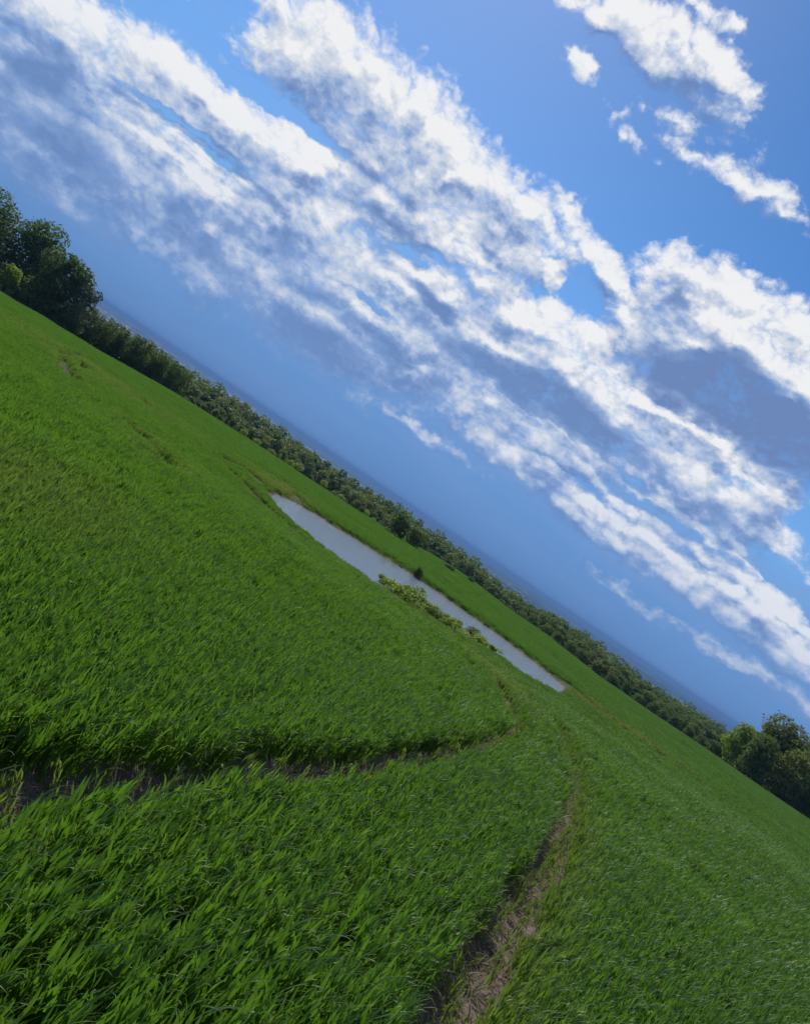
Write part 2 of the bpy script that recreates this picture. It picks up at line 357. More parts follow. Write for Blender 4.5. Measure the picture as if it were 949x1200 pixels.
def build_world():
    w = bpy.data.worlds.new("World"); scene.world = w; w.use_nodes = True
    t = w.node_tree; t.nodes.clear(); N = Nodes(t)
    out = N.new('ShaderNodeOutputWorld')
    sky = N.new('ShaderNodeTexSky', sky_type='NISHITA', sun_disc=False)
    sky.sun_elevation = SUN_EL; sky.sun_rotation = SUN_AZ
    sky.altitude = 100; sky.air_density = 1.0; sky.dust_density = 0.2; sky.ozone_density = 4.0
    hsv = N.new('ShaderNodeHueSaturation'); hsv.inputs['Saturation'].default_value = 1.27
    hsv.inputs['Value'].default_value = 1.12; hsv.inputs['Hue'].default_value = .503
    t.links.new(sky.outputs[0], hsv.inputs['Color'])
    geo = N.new('ShaderNodeTexCoord').outputs['Generated']
    dx, dy, dz = N.sep(N.vm('NORMALIZE', geo))
    az = N.m('ARCTAN2', dx, dy); el = N.m('ARCSINE', dz)
    P = N.xyz(az, el, 0.0)
    qq = N.xyz(az, N.m('MULTIPLY', el, 2.2), 0.0)
    # far rain haze along the horizon, clearer and paler blue above it
    e2 = N.m('MULTIPLY_ADD', N.m('SUBTRACT', N.noise(qq, 4.0, 4, .5), .5), .035, el)
    low = N.mapr(el, .16, .42, 1.0, 0.0)
    lowc = N.ramp(N.mapr(e2, 0.0, .30, 0, 1, False),
                  [(0.0, (1.2, 2.55, 5.4)), (.22, (1.4, 3.0, 6.2)), (.38, (1.6, 3.25, 6.7)), (.65, (1.8, 4.1, 8.0)), (1.0, (1.6, 3.8, 8.2))])
    veil = N.noise(N.xyz(N.m('MULTIPLY', az, .8), N.m('MULTIPLY', el, 5.0), 0.0), 5.5, 5, .55)
    lowc = N.mix(N.m('MULTIPLY', N.mapr(veil, .42, .75), N.mapr(el, .0, .12, .15, .5)), lowc, (2.3, 3.5, 6.3))
    base = N.mix(low, hsv.outputs[0], lowc)

    def bg(col):
        b = N.new('ShaderNodeBackground'); b.inputs['Strength'].default_value = 0.1
        N.put(b.inputs['Color'], col); return b.outputs[0]
    def clouded(name, tabs):
        n = N.new('ShaderNodeGroup'); n.node_tree = cloud_group(name, tabs)
        N.put(n.inputs[0], P); N.put(n.inputs[1], base)
        return bg(n.outputs[0])
    def choose(f, a, b):
        if a is b: return a
        n = N.new('ShaderNodeMixShader'); N.put(n.inputs[0], f)
        t.links.new(a, n.inputs[1]); t.links.new(b, n.inputs[2]); return n.outputs[0]
    def tree(axis, cuts, make, lo, hi):
        """binary choice between windows, so that a ray only pays for the clouds of its own window"""
        if hi - lo == 1: return make(lo)
        mid = (lo + hi) // 2
        return choose(N.m('GREATER_THAN', axis, cuts[mid]), tree(axis, cuts, make, lo, mid), tree(axis, cuts, make, mid, hi))
    def window(i, j):
        box = (AZ_CUTS[i], AZ_CUTS[i + 1], EL_CUTS[j], EL_CUTS[j + 1])
        return clouded('cloud_window', [[e for e in tab if ellipse_reaches(e, box, lim)] for tab, lim in ((CLOUD, 1.45), (GAP, 1.15), (SHADED, 1.2), (SUNLIT, 1.15))])
    elsewhere = clouded('cloud_elsewhere', None); bare = bg(base)
    inside = tree(az, AZ_CUTS, lambda i: tree(el, EL_CUTS, lambda j: window(i, j), 0, len(EL_CUTS) - 1), 0, len(AZ_CUTS) - 1)
    in_az = N.m('MULTIPLY', N.m('GREATER_THAN', az, AZ_CUTS[0]), N.m('LESS_THAN', az, AZ_CUTS[-1]))
    in_az = N.m('MULTIPLY', in_az, N.m('LESS_THAN', el, EL_CUTS[-1]))
    s = choose(in_az, elsewhere, inside)
    s = choose(N.m('GREATER_THAN', el, EL_CUTS[0]), bare, s)
    t.links.new(s, out.inputs[0])
    w.cycles.sampling_method = 'MANUAL'; w.cycles.sample_map_resolution = 512
build_world()

sun = bpy.data.lights.new('sun', 'SUN'); sun.energy = 4.2; sun.angle = R(.55); sun.color = (1.0, .95, .86)
so = bpy.data.objects.new('sun', sun); COL.objects.link(so)
so.rotation_euler = (-SUN_DIR).to_track_quat('-Z', 'Y').to_euler()
so.location = (0, 0, 60)

cam = bpy.data.cameras.new('camera'); co = bpy.data.objects.new('camera', cam); COL.objects.link(co)
cam.sensor_fit = 'HORIZONTAL'; cam.sensor_width = 36.0; cam.lens = 36.0 * 930 / 949
cam.clip_start = .05; cam.clip_end = 90000
co.matrix_world = Matrix.Translation((0, 0, EYE)) @ Matrix.Rotation(R(90) - math.atan(10 / 930), 4, 'X') @ Matrix.Rotation(R(33.8), 4, 'Z')
scene.camera = co
scene.view_settings.view_transform = 'Standard'; scene.view_settings.look = 'None'
scene.view_settings.exposure = 0.0; scene.view_settings.gamma = 1.0
scene.view_settings.use_curve_mapping = False
scene.cycles.max_bounces = 6; scene.cycles.diffuse_bounces = 3; scene.cycles.glossy_bounces = 2
scene.cycles.transmission_bounces = 3; scene.cycles.volume_bounces = 0; scene.cycles.transparent_max_bounces = 4
# ------------------------------------------------------------------ the lie of the land (metres; camera over 0,0 looking +Y)
WATER_Z = -1.72
def smooth(x, a, b):
    u = np.clip((x - a) / (b - a), 0, 1); return u * u * (3 - 2 * u)
def poly_dist(x, y, pts, closed=False):
    """distance to a polyline (negative inside when closed)"""
    p = np.asarray(pts, float); q = np.roll(p, -1, 0) if closed else p[1:]; p = p if closed else p[:-1]
    d = np.full(x.shape, 1e9); inside = np.zeros(x.shape, bool)
    for (ax, ay), (bx, by) in zip(p, q):
        ex, ey = bx - ax, by - ay; L = ex * ex + ey * ey + 1e-12
        u = np.clip(((x - ax) * ex + (y - ay) * ey) / L, 0, 1)
        d = np.minimum(d, np.hypot(x - ax - u * ex, y - ay - u * ey))
        if closed:
            c = (ay > y) != (by > y)
            inside ^= c & (x < (bx - ax) * (y - ay) / (by - ay + 1e-12) + ax)
    return np.where(inside, -d, d) if closed else d
EDGE_T = [-1.2, -.72, -.576, -.44, -.30, -.15, -.05, .0, .05, .09, .13, .18, .24, .32, .45, .60, .75, 1.2]
EDGE_Y = [130, 130, 130, 130, 132, 135, 135, 136, 140, 144, 144, 140, 134, 132, 130, 128, 125, 120]
def crest(x, y):
    t = np.clip(x / np.maximum(y, 4.0), -1.2, 1.2)
    ye = np.interp(t, EDGE_T, EDGE_Y); q = np.interp(t, EDGE_T, EDGE_Q)
    return ye, q
def natural(x, y):
    ye, q = crest(x, y)
    w = smooth(np.hypot(x, y), 20, 60)               # near the camera the bearing swings fast: one mean crest there
    ye = 132 * (1 - w) + ye * w; q = .045 * (1 - w) + q * w
    zc = EYE - .3 - ye * q
    k2 = (zc + 1.7) / (ye - 34)                      # gentle slope down to the hollow, another one on to the crest
    soft = 6 * np.log1p(np.exp(np.clip((y - 34) / 6, -30, 30)))
    yc = np.clip(y, -60, None)
    z = -.05 * yc + (k2 + .05) * np.where(y > 150, y - 34, soft)
    z = np.where(y > ye, zc, z)
    d = np.maximum(y - ye, 0)
    L, k = 30.0, .085
    z = z - np.where(d < L, k * d * d / (2 * L), k * (d - L / 2))
    z = np.where(z < -55, -55 - 20 * (1 - np.exp(-(-55 - z) / 20)), z)
    r = np.hypot(x, y)
    z = z + (-75 - z) * smooth(r, 900, 1900)
    und = .05 * np.sin(x * .31 + y * .17) + .05 * np.sin(x * -.12 + y * .36 + 1.3) + .03 * np.sin(x * .74 + y * .5 + .6)
    return z + und * smooth(r, 5, 14) * (1 - smooth(r, 1200, 1900))
def ground_z(x, y):
    x = np.asarray(x, float); y = np.asarray(y, float)
    z = natural(x, y)
    near = (np.abs(x - 4) < 45) & (y > 25) & (y < 90)
    if near.any():
        d = poly_dist(x[near], y[near], POND, True)
        zn = z[near]
        bank = WATER_Z - .02 + .14 * smooth(d, 0, .9)
        out = bank + (zn - bank) * smooth(d, .6, 11)
        ins = WATER_Z - .02 + np.maximum(d, -3) * .12
        z[near] = np.where(d > 0, out, ins)
    return z
# ------------------------------------------------------------------ materials
def material(name):
    m = bpy.data.materials.new(name); m.use_nodes = True
    m.node_tree.nodes.clear(); N = Nodes(m.node_tree)
    out = N.new('ShaderNodeOutputMaterial')
    return m, N, out
def principled(N, out, col, rough=.6, spec=.3, normal=None):
    b = N.new('ShaderNodeBsdfPrincipled')
    N.put(b.inputs['Base Color'], col if isinstance(col, bpy.types.NodeSocket) else (*col, 1))
    N.put(b.inputs['Roughness'], rough); N.put(b.inputs['Specular IOR Level'], spec)
    if normal is not None: N.put(b.inputs['Normal'], normal)
    N.t.links.new(b.outputs[0], out.inputs['Surface'])
    return b
def bump(N, h, strength=.5, dist=.02):
    b = N.new('ShaderNodeBump'); b.inputs['Strength'].default_value = strength; b.inputs['Distance'].default_value = dist
    N.put(b.inputs['Height'], h); return b.outputs[0]
def leafy(name, col_a, col_b, trans, rough=.45, spec=.35, tint=None, tint_col=None, mixf=.42, nscale=.35):
    """leaf surface that also lets light through; col varies from plant to plant and slowly over the ground"""
    m, N, out = material(name)
    pos = N.new('ShaderNodeNewGeometry').outputs['Position']
    rnd = N.new('ShaderNodeObjectInfo').outputs['Random']
    isl = N.new('ShaderNodeNewGeometry').outputs['Random Per Island']
    f = N.m('ADD', N.m('MULTIPLY', rnd, .3), N.m('MULTIPLY', isl, .35))
    f = N.m('ADD', f, N.mapr(N.noise(pos, nscale, 3, .55), .3, .7, 0, .4), clamp=True)
    c = N.mix(f, col_a, col_b)
    tr = N.mix(f, [v * .8 for v in trans], trans)
    if tint:
        at = N.new('ShaderNodeAttribute', attribute_type='INSTANCER', attribute_name=tint)
        c = N.mix(at.outputs['Fac'], c, tint_col); tr = N.mix(at.outputs['Fac'], tr, [v * 1.9 for v in tint_col])
    b = N.new('ShaderNodeBsdfPrincipled'); N.put(b.inputs['Base Color'], c)
    b.inputs['Roughness'].default_value = rough; b.inputs['Specular IOR Level'].default_value = spec
    t = N.new('ShaderNodeBsdfTranslucent'); N.put(t.inputs['Color'], tr)
    mx = N.new('ShaderNodeMixShader'); mx.inputs[0].default_value = mixf
    N.t.links.new(b.outputs[0], mx.inputs[1]); N.t.links.new(t.outputs[0], mx.inputs[2])
    N.t.links.new(mx.outputs[0], out.inputs['Surface'])
    return m

def ground_material():
    m, N, out = material('field_soil_and_turf')
    pos = N.new('ShaderNodeNewGeometry').outputs['Position']
    crop = N.new('ShaderNodeAttribute', attribute_name='crop').outputs['Fac']
    mud = N.new('ShaderNodeAttribute', attribute_name='mud').outputs['Fac']
    plain = N.new('ShaderNodeAttribute', attribute_name='plain').outputs['Fac']
    fine = N.noise(pos, 55, 5, .65); mid = N.noise(pos, 6.0, 5, .6); big = N.noise(pos, .12, 4, .55)
    soil = N.mix(N.mapr(mid, .3, .7), (.17, .135, .105), (.29, .24, .195))
    soil = N.mix(N.mapr(fine, .35, .75), soil, (.11, .088, .068))
    thatch = N.mix(N.mapr(N.noise(pos, 2.0, 5, .6), .35, .65), (.030, .075, .012), (.05, .10, .018))
    turf = N.mix(N.mapr(N.noise(pos, .5, 5, .6), .35, .65), (.035, .075, .018), (.055, .10, .026))
    wet = N.mix(N.mapr(mid, .35, .65), (.10, .075, .05), (.26, .20, .14))
    # the plain: fields, stubble and woods in a patchwork
    v = N.new('ShaderNodeTexVoronoi'); v.inputs['Scale'].default_value = .0022; N.put(v.inputs['Vector'], pos)
    px, _, _ = N.sep(v.outputs['Color'])
    patch = N.ramp(px, [(0, (.03, .05, .02)), (.35, (.07, .13, .035)), (.6, (.16, .17, .06)), (.8, (.05, .10, .03)), (1, (.22, .19, .10))])
    c = N.mix(crop, turf, N.mix(N.mapr(mid, .25, .8, 0, .35), thatch, soil))
    bare = N.new('ShaderNodeAttribute', attribute_name='bare').outputs['Fac']
    c = N.mix(bare, c, soil)
    c = N.mix(mud, c, wet)
    c = N.mix(plain, c, patch)
    h = N.m('ADD', N.m('MULTIPLY', fine, .35), mid)
    principled(N, out, c, 1.0, .0, bump(N, h, 1.0, .085))
    return m

def water_material():
    m, N, out = material('pond_water')
    pos = N.new('ShaderNodeNewGeometry').outputs['Position']
    st = N.vm('MULTIPLY', pos, (1, 1.6, 1))
    h = N.m('ADD', N.noise(st, 3.2, 4, .6), N.m('MULTIPLY', N.noise(st, 13, 3, .6), .45))
    principled(N, out, (.17, .205, .235), .10, .55, bump(N, h, 1.0, .036)).inputs['IOR'].default_value = 1.33
    return m

# ------------------------------------------------------------------ objects
def mesh_object(name, verts, faces, mat, parent=None, smooth_shade=True):
    me = bpy.data.meshes.new(name)
    me.from_pydata([tuple(v) for v in verts], [], [tuple(f) for f in faces]); me.update()
    if mat: me.materials.append(mat)
    if smooth_shade: me.polygons.foreach_set('use_smooth', [True] * len(me.polygons))
    o = bpy.data.objects.new(name, me); COL.objects.link(o)
    if parent is not None: o.parent = parent
    return o
def tag(o, label=None, cat=None, group=None, kind=None):
    for k, v in (('label', label), ('category', cat), ('group', group), ('kind', kind)):
        if v: o[k] = v
    return o
def empty(name, loc, rz=0.0, sc=1.0):
    o = bpy.data.objects.new(name, None); COL.objects.link(o)
    o.location = loc; o.rotation_euler = (0, 0, rz); o.scale = (sc, sc, sc) if np.isscalar(sc) else sc
    o.empty_display_size = .5
    return o

def crop_cover(x, y):
    """0..1: how much of the sown crop stands here"""
    ye, _ = crest(x, y)
    c = 1 - smooth(y, ye - 1, ye + 3)
    c = c * smooth(poly_dist(x, y, POND, True), .25, .7)
    wob = .05 * np.sin(x * 5.1 + y * 3.3) + .04 * np.sin(x * 11.3 - y * 7.7)
    for k, tr in enumerate(TRACKS):
        d = poly_dist(x, y, tr) + wob * .6
        far = smooth(np.hypot(x, y), 8, 11)
        w = (.12, .135)[k] + (.06, .045)[k] * far
        c = c * smooth(d, w, w + .12)
    for ln in FAR_LINES:
        c = c * np.maximum(smooth(poly_dist(x, y, ln) + wob, .30, .60), .05)
    return np.where(y < -40, 0, c)

def build_ground():
    rad = np.concatenate([[0.0], np.arange(.6, 12, .11), np.geomspace(12, 62, 150), np.geomspace(63, 420, 110), np.geomspace(440, 30000, 60)])
    core = np.radians(np.arange(-48, 48.01, .36)); rest = np.radians(np.arange(52, 308.1, 4.0))
    ang = np.concatenate([core, rest]); na, nr = len(ang), len(rad)
    X = rad[:, None] * np.sin(ang)[None]; Y = rad[:, None] * np.cos(ang)[None]
    Z = ground_z(X, Y)
    bare = np.zeros_like(X)
    nearby = np.hypot(X, Y) < 40
    for tr in TRACKS:
        d = poly_dist(X[nearby], Y[nearby], tr)
        k = 1 - smooth(d, .10, .30)
        Z[nearby] -= .055 * k; Z[nearby] += .02 * np.exp(-((d - .32) / .07) ** 2)
        bare[nearby] = np.maximum(bare[nearby], 1 - smooth(d, .22, .36))
    f = (np.hypot(X, Y) > 15) & (np.hypot(X, Y) < 75)
    for ln in FAR_LINES:
        bare[f] = np.maximum(bare[f], .35 * (1 - smooth(poly_dist(X[f], Y[f], ln), .25, .55)))
    mud = np.zeros_like(X); d = poly_dist(X[f], Y[f], POND, True)
    mud[f] = 1 - smooth(d, .25, .5)
    ye, _ = crest(X, Y)
    crop = (1 - smooth(Y, ye - 2, ye + 2)) * (Y > -40)
    plain = smooth(np.hypot(X, Y), 900, 1500)
    verts = np.stack([X, Y, Z], -1)[1:].reshape(-1, 3)
    verts = np.vstack([[[0, 0, float(Z[0, 0])]], verts])
    faces = [(0, 1 + (j + 1) % na, 1 + j) for j in range(na)]
    for i in range(nr - 2):
        a, b = 1 + i * na, 1 + (i + 1) * na
        faces += [(a + j, a + (j + 1) % na, b + (j + 1) % na, b + j) for j in range(na)]
    o = mesh_object('ground', verts, faces, ground_material())
    for nm, arr in (('crop', crop), ('bare', bare), ('mud', mud), ('plain', plain)):
        at = o.data.attributes.new(nm, 'FLOAT', 'POINT')
        at.data.foreach_set('value', np.concatenate([[arr[0, 0]], arr[1:].reshape(-1)]).astype(np.float32))
    tag(o, 'rolling farmland with bare tractor ruts falling away to the plain', 'ground', kind='structure')
    # pond surface: the outline pushed a little into the bank
    p = np.array(POND); c = p.mean(0)
    q = c + (p - c) * (1 + .35 / np.linalg.norm(p - c, axis=1))[:, None]
    w = mesh_object('water', [(x, y, WATER_Z) for x, y in q], [tuple(range(len(q)))[::-1]], water_material(), smooth_shade=False)
    if w.data.polygons[0].normal.z < 0: w.data.flip_normals()
    tag(w, 'long narrow pool of pale flood water lying in the crop', 'water', kind='structure')
build_ground()
# ------------------------------------------------------------------ the young wheat: leaf tufts scattered over the field, one mass
def leaf(V, Fc, base, az, tilt, bend, L, W, seg, r, twist=0.0, fold=True):
    """one arching blade; tilt = lean from upright at the foot, bend = further turn by the tip"""
    i0 = len(V); p = np.array(base, float); d0 = np.array([math.cos(az), math.sin(az), 0])
    side0 = np.array([-d0[1], d0[0], 0])
    for s in range(seg + 1):
        u = s / seg
        th = tilt + bend * u ** 1.6
        t = d0 * math.sin(th) + np.array([0, 0, 1]) * math.cos(th)
        nrm = d0 * math.cos(th) - np.array([0, 0, 1]) * math.sin(th)
        a = twist * u
        side = side0 * math.cos(a) + nrm * math.sin(a)
        w = W * (.45 + .55 * min(1, u / .3)) * max(0.02, (1 - u ** 2.6)) * .5
        if fold:
            V += [p - side * w, p + nrm * w * .28, p + side * w]
        else:
            V += [p - side * w, p + side * w]
        p = p + t * (L / seg)
    k = 3 if fold else 2
    for s in range(seg):
        a, b = i0 + s * k, i0 + (s + 1) * k
        for j in range(k - 1):
            Fc.append((a + j, a + j + 1, b + j + 1, b + j))

WIND = R(-8)                                       # the wind lays the leaf tips over towards +X
def tuft(r, n, spread, Lr, Wr, seg, fold, stems=1, low=False):
    V, Fc = [], []
    for s in range(stems):
        cx, cy = (r.uniform(-spread, spread), r.uniform(-spread, spread)) if stems > 1 else (0, 0)
        for i in range(n):
            az = r.uniform(0, 2 * math.pi) if r.random() < .75 else WIND + r.gauss(0, .6)
            L = r.uniform(*Lr); W = r.uniform(*Wr)
            if low:
                tilt, bend = r.uniform(.5, 1.3), r.uniform(.2, .9)
            else:
                tilt = abs(r.gauss(.12, .13)) + .02
                bend = r.choice([r.uniform(.0, .35), r.uniform(.05, .5), r.uniform(.0, .45), r.uniform(.1, .6), r.uniform(.4, 1.1), r.uniform(1.0, 1.8)])
                if math.cos(az - WIND) < -.3: bend *= .55
            up = r.uniform(.0, .25) if not low else r.uniform(0, .04)           # leaves spring from the stem at several heights
            L *= 1 - .8 * max(0, up - .06) if not low else 1
            b = (cx + r.gauss(0, .012), cy + r.gauss(0, .012), up)
            leaf(V, Fc, b, az, tilt, bend, L, W, seg, r, r.gauss(0, .7), fold)
        if not low and (seg > 2 or s % 3 == 0):
            for i in range(max(2, n // 4) if stems == 1 else 1):                            # thin older leaves bent over by the wind
                leaf(V, Fc, (cx + r.gauss(0, .015), cy + r.gauss(0, .015), r.uniform(.08, .26)), WIND + r.gauss(0, .7),
                     r.uniform(.15, .6), r.uniform(.7, 1.5), r.uniform(.09, .19), r.uniform(.004, .008) * (1 if stems == 1 else 1.3), seg, r, r.gauss(0, .5), fold)
    V = np.array(V)
    lean = np.clip(V[:, 2], 0, None) ** 1.5          # the whole tuft leans a touch downwind
    V[:, 0] += lean * .03 * math.cos(WIND); V[:, 1] += lean * .03 * math.sin(WIND)
    return V, Fc

def build_wheat():
    green = leafy('wheat_leaf', (.044, .112, .010), (.078, .156, .017), (.165, .36, .020), .50, .55, 'tint', (.16, .18, .035), mixf=.40, nscale=.22)
    straw = leafy('trampled_leaf', (.16, .15, .06), (.30, .26, .14), (.30, .28, .10), .6, .3)
    protos = bpy.data.collections.new('wheat_tufts')
    r = random.Random(5)
    def add(i, VF, mat):
        me = bpy.data.meshes.new('wheat_tuft'); me.from_pydata([tuple(v) for v in VF[0]], [], VF[1]); me.materials.append(mat)
        me.polygons.foreach_set('use_smooth', [True] * len(me.polygons))
        protos.objects.link(bpy.data.objects.new('tuft_%02d' % i, me))
    for i in range(8): add(i, tuft(r, r.randint(12, 15), .025, (.055, .13), (.009, .016), 5, True), green)
    for i in range(8, 13): add(i, tuft(r, 10, .16, (.055, .135), (.009, .016), 3, False, 20), green)
    for i in range(13, 18): add(i, tuft(r, 8, .34, (.08, .18), (.016, .028), 2, False, 34), green)
    for i in range(18, 21): add(i, tuft(r, 6, .05, (.10, .26), (.008, .014), 5, True, 1, True), straw)

    pts, rot, scl, var, tin = [], [], [], [], []
    def scatter(r0, r1, a0, a1, dens, lo, hi, hscale=1.0, jitter=.9, fade_in=None, fade_out=None):
        n = int(dens * .5 * (r1 * r1 - r0 * r0) * (a1 - a0))
        rr = np.sqrt(rng.uniform(r0 * r0, r1 * r1, n)); aa = rng.uniform(a0, a1, n)
        x, y = rr * np.sin(aa), rr * np.cos(aa)
        cov = crop_cover(x, y)
        k = cov > rng.uniform(.05, .75, n)
        if fade_in: k &= rng.random(n) < smooth(rr, *fade_in)          # one kind of tuft thins out as the next comes in
        if fade_out: k &= rng.random(n) > smooth(rr, *fade_out)
        x, y, cov = x[k], y[k], cov[k]; n = len(x)
        z = ground_z(x, y)
        g = .5 + .25 * np.sin(x * .9 + 1.7 * np.sin(y * .37)) + .25 * np.sin(y * .8 + 1.3 * np.sin(x * .43))
        s = (.80 + .34 * rng.random(n) + .16 * (g - .5)) * (.5 + .5 * np.clip(cov * 1.15, 0, 1)) * hscale
        sh = poly_dist(x, y, POND, True); s *= .62 + .38 * smooth(sh, .5, 6)
        t = yellowing(x, y) + rng.normal(0, .06, n)
        pts.append(np.stack([x, y, z - .01], -1)); scl.append(s); tin.append(np.clip(t, 0, 1))
        rot.append(np.stack([rng.normal(0, .09, n), rng.normal(0, .09, n), rng.uniform(-jitter, jitter, n)], -1))
        var.append(rng.integers(lo, hi + 1, n))
    def yellowing(x, y):
        t = np.zeros_like(x)
        for cx, cy, rx, ry, w in YELLOWED:
            t = np.maximum(t, w * np.exp(-((x - cx) / rx) ** 2 - ((y - cy) / ry) ** 2))
        t = np.maximum(t, .30 * np.exp(-(poly_dist(x - .22, y, TRACKS[0]) / .22) ** 2) * (x > 1.5))
        for ln in FAR_LINES: t = np.maximum(t, .5 * np.exp(-(poly_dist(x, y, ln) / .7) ** 2))
        return t
    YELLOWED = [(-6.6, 46, 2.2, 5, .75), (12.9, 40, 2.0, 2.6, .9), (15, 39, 3.0, 1.6, .8), (4.7, 22, .8, 4, .5), (2.5, 29.8, 5, 1.0, .45), (-19, 44, 7, 10, .4), (-3.4, 7.6, 1.3, 3, .35)]
    A = R(50)
    scatter(.8, 11.5, -A, A, 480, 0, 7, fade_out=(8, 11.5))
    scatter(.8, 5, A, 2 * math.pi - A, 90, 0, 7)
    scatter(8, 50, -A, A, 26, 8, 12, fade_in=(8, 11), fade_out=(26, 50))
    scatter(24, 75, -R(45), R(45), 9, 13, 17, fade_in=(24, 46))
    scatter(75, 142, -R(43), R(43), 4.2, 13, 17, 1.05)
    # trampled, drying leaves in and beside the wheel ruts
    for tr in TRACKS:
        p = np.array(tr)[:12]; seg = np.diff(p, axis=0); L = np.hypot(seg[:, 0], seg[:, 1])
        n = int(L.sum() * 55); i = rng.choice(len(seg), n, p=L / L.sum()); u = rng.random(n)
        off = rng.normal(.03, .20, n)
        nx, ny = seg[i, 1] / L[i], -seg[i, 0] / L[i]
        x = p[i, 0] + seg[i, 0] * u + nx * off; y = p[i, 1] + seg[i, 1] * u + ny * off
        pts.append(np.stack([x, y, ground_z(x, y) - .045], -1)); scl.append(rng.uniform(.4, 1.0, n)); tin.append(np.full(n, .5))
        rot.append(np.stack([rng.normal(0, .2, n), rng.normal(0, .2, n), rng.uniform(-3, 3, n)], -1)); var.append(rng.choice([18, 19, 20, 3, 5], n))
    P = np.concatenate(pts); n = len(P); print('wheat tufts', n)
    me = bpy.data.meshes.new('young_wheat'); me.vertices.add(n); me.vertices.foreach_set('co', P.astype(np.float32).ravel())
    def attr(nm, ty, key, v):
        a = me.attributes.new(nm, ty, 'POINT'); a.data.foreach_set(key, v)
    attr('rot', 'FLOAT_VECTOR', 'vector', np.concatenate(rot).astype(np.float32).ravel())
    attr('scl', 'FLOAT', 'value', np.concatenate(scl).astype(np.float32))
    attr('tint', 'FLOAT', 'value', np.concatenate(tin).astype(np.float32))
    attr('var', 'INT', 'value', np.concatenate(var).astype(np.int32))
    o = bpy.data.objects.new('young_wheat', me); COL.objects.link(o)
    g = bpy.data.node_groups.new('scatter_wheat', 'GeometryNodeTree')
    g.interface.new_socket('Geometry', in_out='INPUT', socket_type='NodeSocketGeometry')
    g.interface.new_socket('Geometry', in_out='OUTPUT', socket_type='NodeSocketGeometry')
    nd = g.nodes; gi, go = nd.new('NodeGroupInput'), nd.new('NodeGroupOutput')
    ci = nd.new('GeometryNodeCollectionInfo'); ci.inputs['Collection'].default_value = protos
    ci.inputs['Separate Children'].default_value = True; ci.inputs['Reset Children'].default_value = True
    iop = nd.new('GeometryNodeInstanceOnPoints'); iop.inputs['Pick Instance'].default_value = True
    def named(nm, ty):
        a = nd.new('GeometryNodeInputNamedAttribute'); a.data_type = ty; a.inputs['Name'].default_value = nm
        return a.outputs['Attribute']
    e2r = nd.new('FunctionNodeEulerToRotation')
    lk = g.links.new
    lk(gi.outputs[0], iop.inputs['Points']); lk(ci.outputs[0], iop.inputs['Instance'])
    lk(named('var', 'INT'), iop.inputs['Instance Index'])
    lk(named('rot', 'FLOAT_VECTOR'), e2r.inputs[0]); lk(e2r.outputs[0], iop.inputs['Rotation'])
    lk(named('scl', 'FLOAT'), iop.inputs['Scale'])
    lk(iop.outputs[0], go.inputs[0])
    md = o.modifiers.new('scatter', 'NODES'); md.node_group = g
    tag(o, 'dense knee high green wheat crop covering the whole field', 'wheat', kind='stuff')
build_wheat()
# ------------------------------------------------------------------ trees, bushes, weeds
def tube(V, Fc, pts, radii, sides=7):
    prev = None
    for (p, rd) in zip(pts, radii):
        p = Vector(p); i0 = len(V)
        for k in range(sides):
            a = 2 * math.pi * k / sides
            V.append((p.x + rd * math.cos(a), p.y + rd * math.sin(a), p.z))
        if prev is not None:
            for k in range(sides):
                Fc.append((prev + k, prev + (k + 1) % sides, i0 + (k + 1) % sides, i0 + k))
        prev = i0
    V.append(tuple(Vector(pts[-1]) + Vector((0, 0, radii[-1])))); t = len(V) - 1
    for k in range(sides): Fc.append((prev + k, prev + (k + 1) % sides, t))

def crown_mesh(r, lobes, n, size, shell=.55, droop=.0):
    """many leaf-spray faces spread through the outer volume of a set of lobes"""
    g = np.random.default_rng(r.randint(0, 10 ** 6))
    vol = np.array([l[3] * l[4] * l[5] for l in lobes]) ** .72
    idx = g.choice(len(lobes), n, p=vol / vol.sum())
    Lb = np.array(lobes)[idx]
    d = g.normal(size=(n, 3)); d /= np.linalg.norm(d, axis=1)[:, None]
    rad = (shell + (1 - shell) * g.random(n) ** .6) * (1 + .13 * g.normal(size=n) * (g.random(n) < .35))
    c = Lb[:, :3] + d * Lb[:, 3:6] * rad[:, None]
    nr = d * .7 + g.normal(size=(n, 3)) * .65 + np.array([0, 0, .35]); nr /= np.linalg.norm(nr, axis=1)[:, None]
    a = np.cross(nr, g.normal(size=(n, 3))); a /= np.linalg.norm(a, axis=1)[:, None]
    b = np.cross(nr, a)
    s = size * g.uniform(.55, 1.35, n)[:, None]
    bend = nr * s * .22
    # a five-point spray: two wings folded along the middle
    v = np.stack([c - a * s, c - b * s * .55 + bend, c + a * s * 1.1, c + b * s * .55 + bend, ], 1)
    V = v.reshape(-1, 3)
    i = np.arange(n) * 4
    F = np.concatenate([np.stack([i, i + 1, i + 2], 1), np.stack([i, i + 2, i + 3], 1)])
    return V, F.tolist()

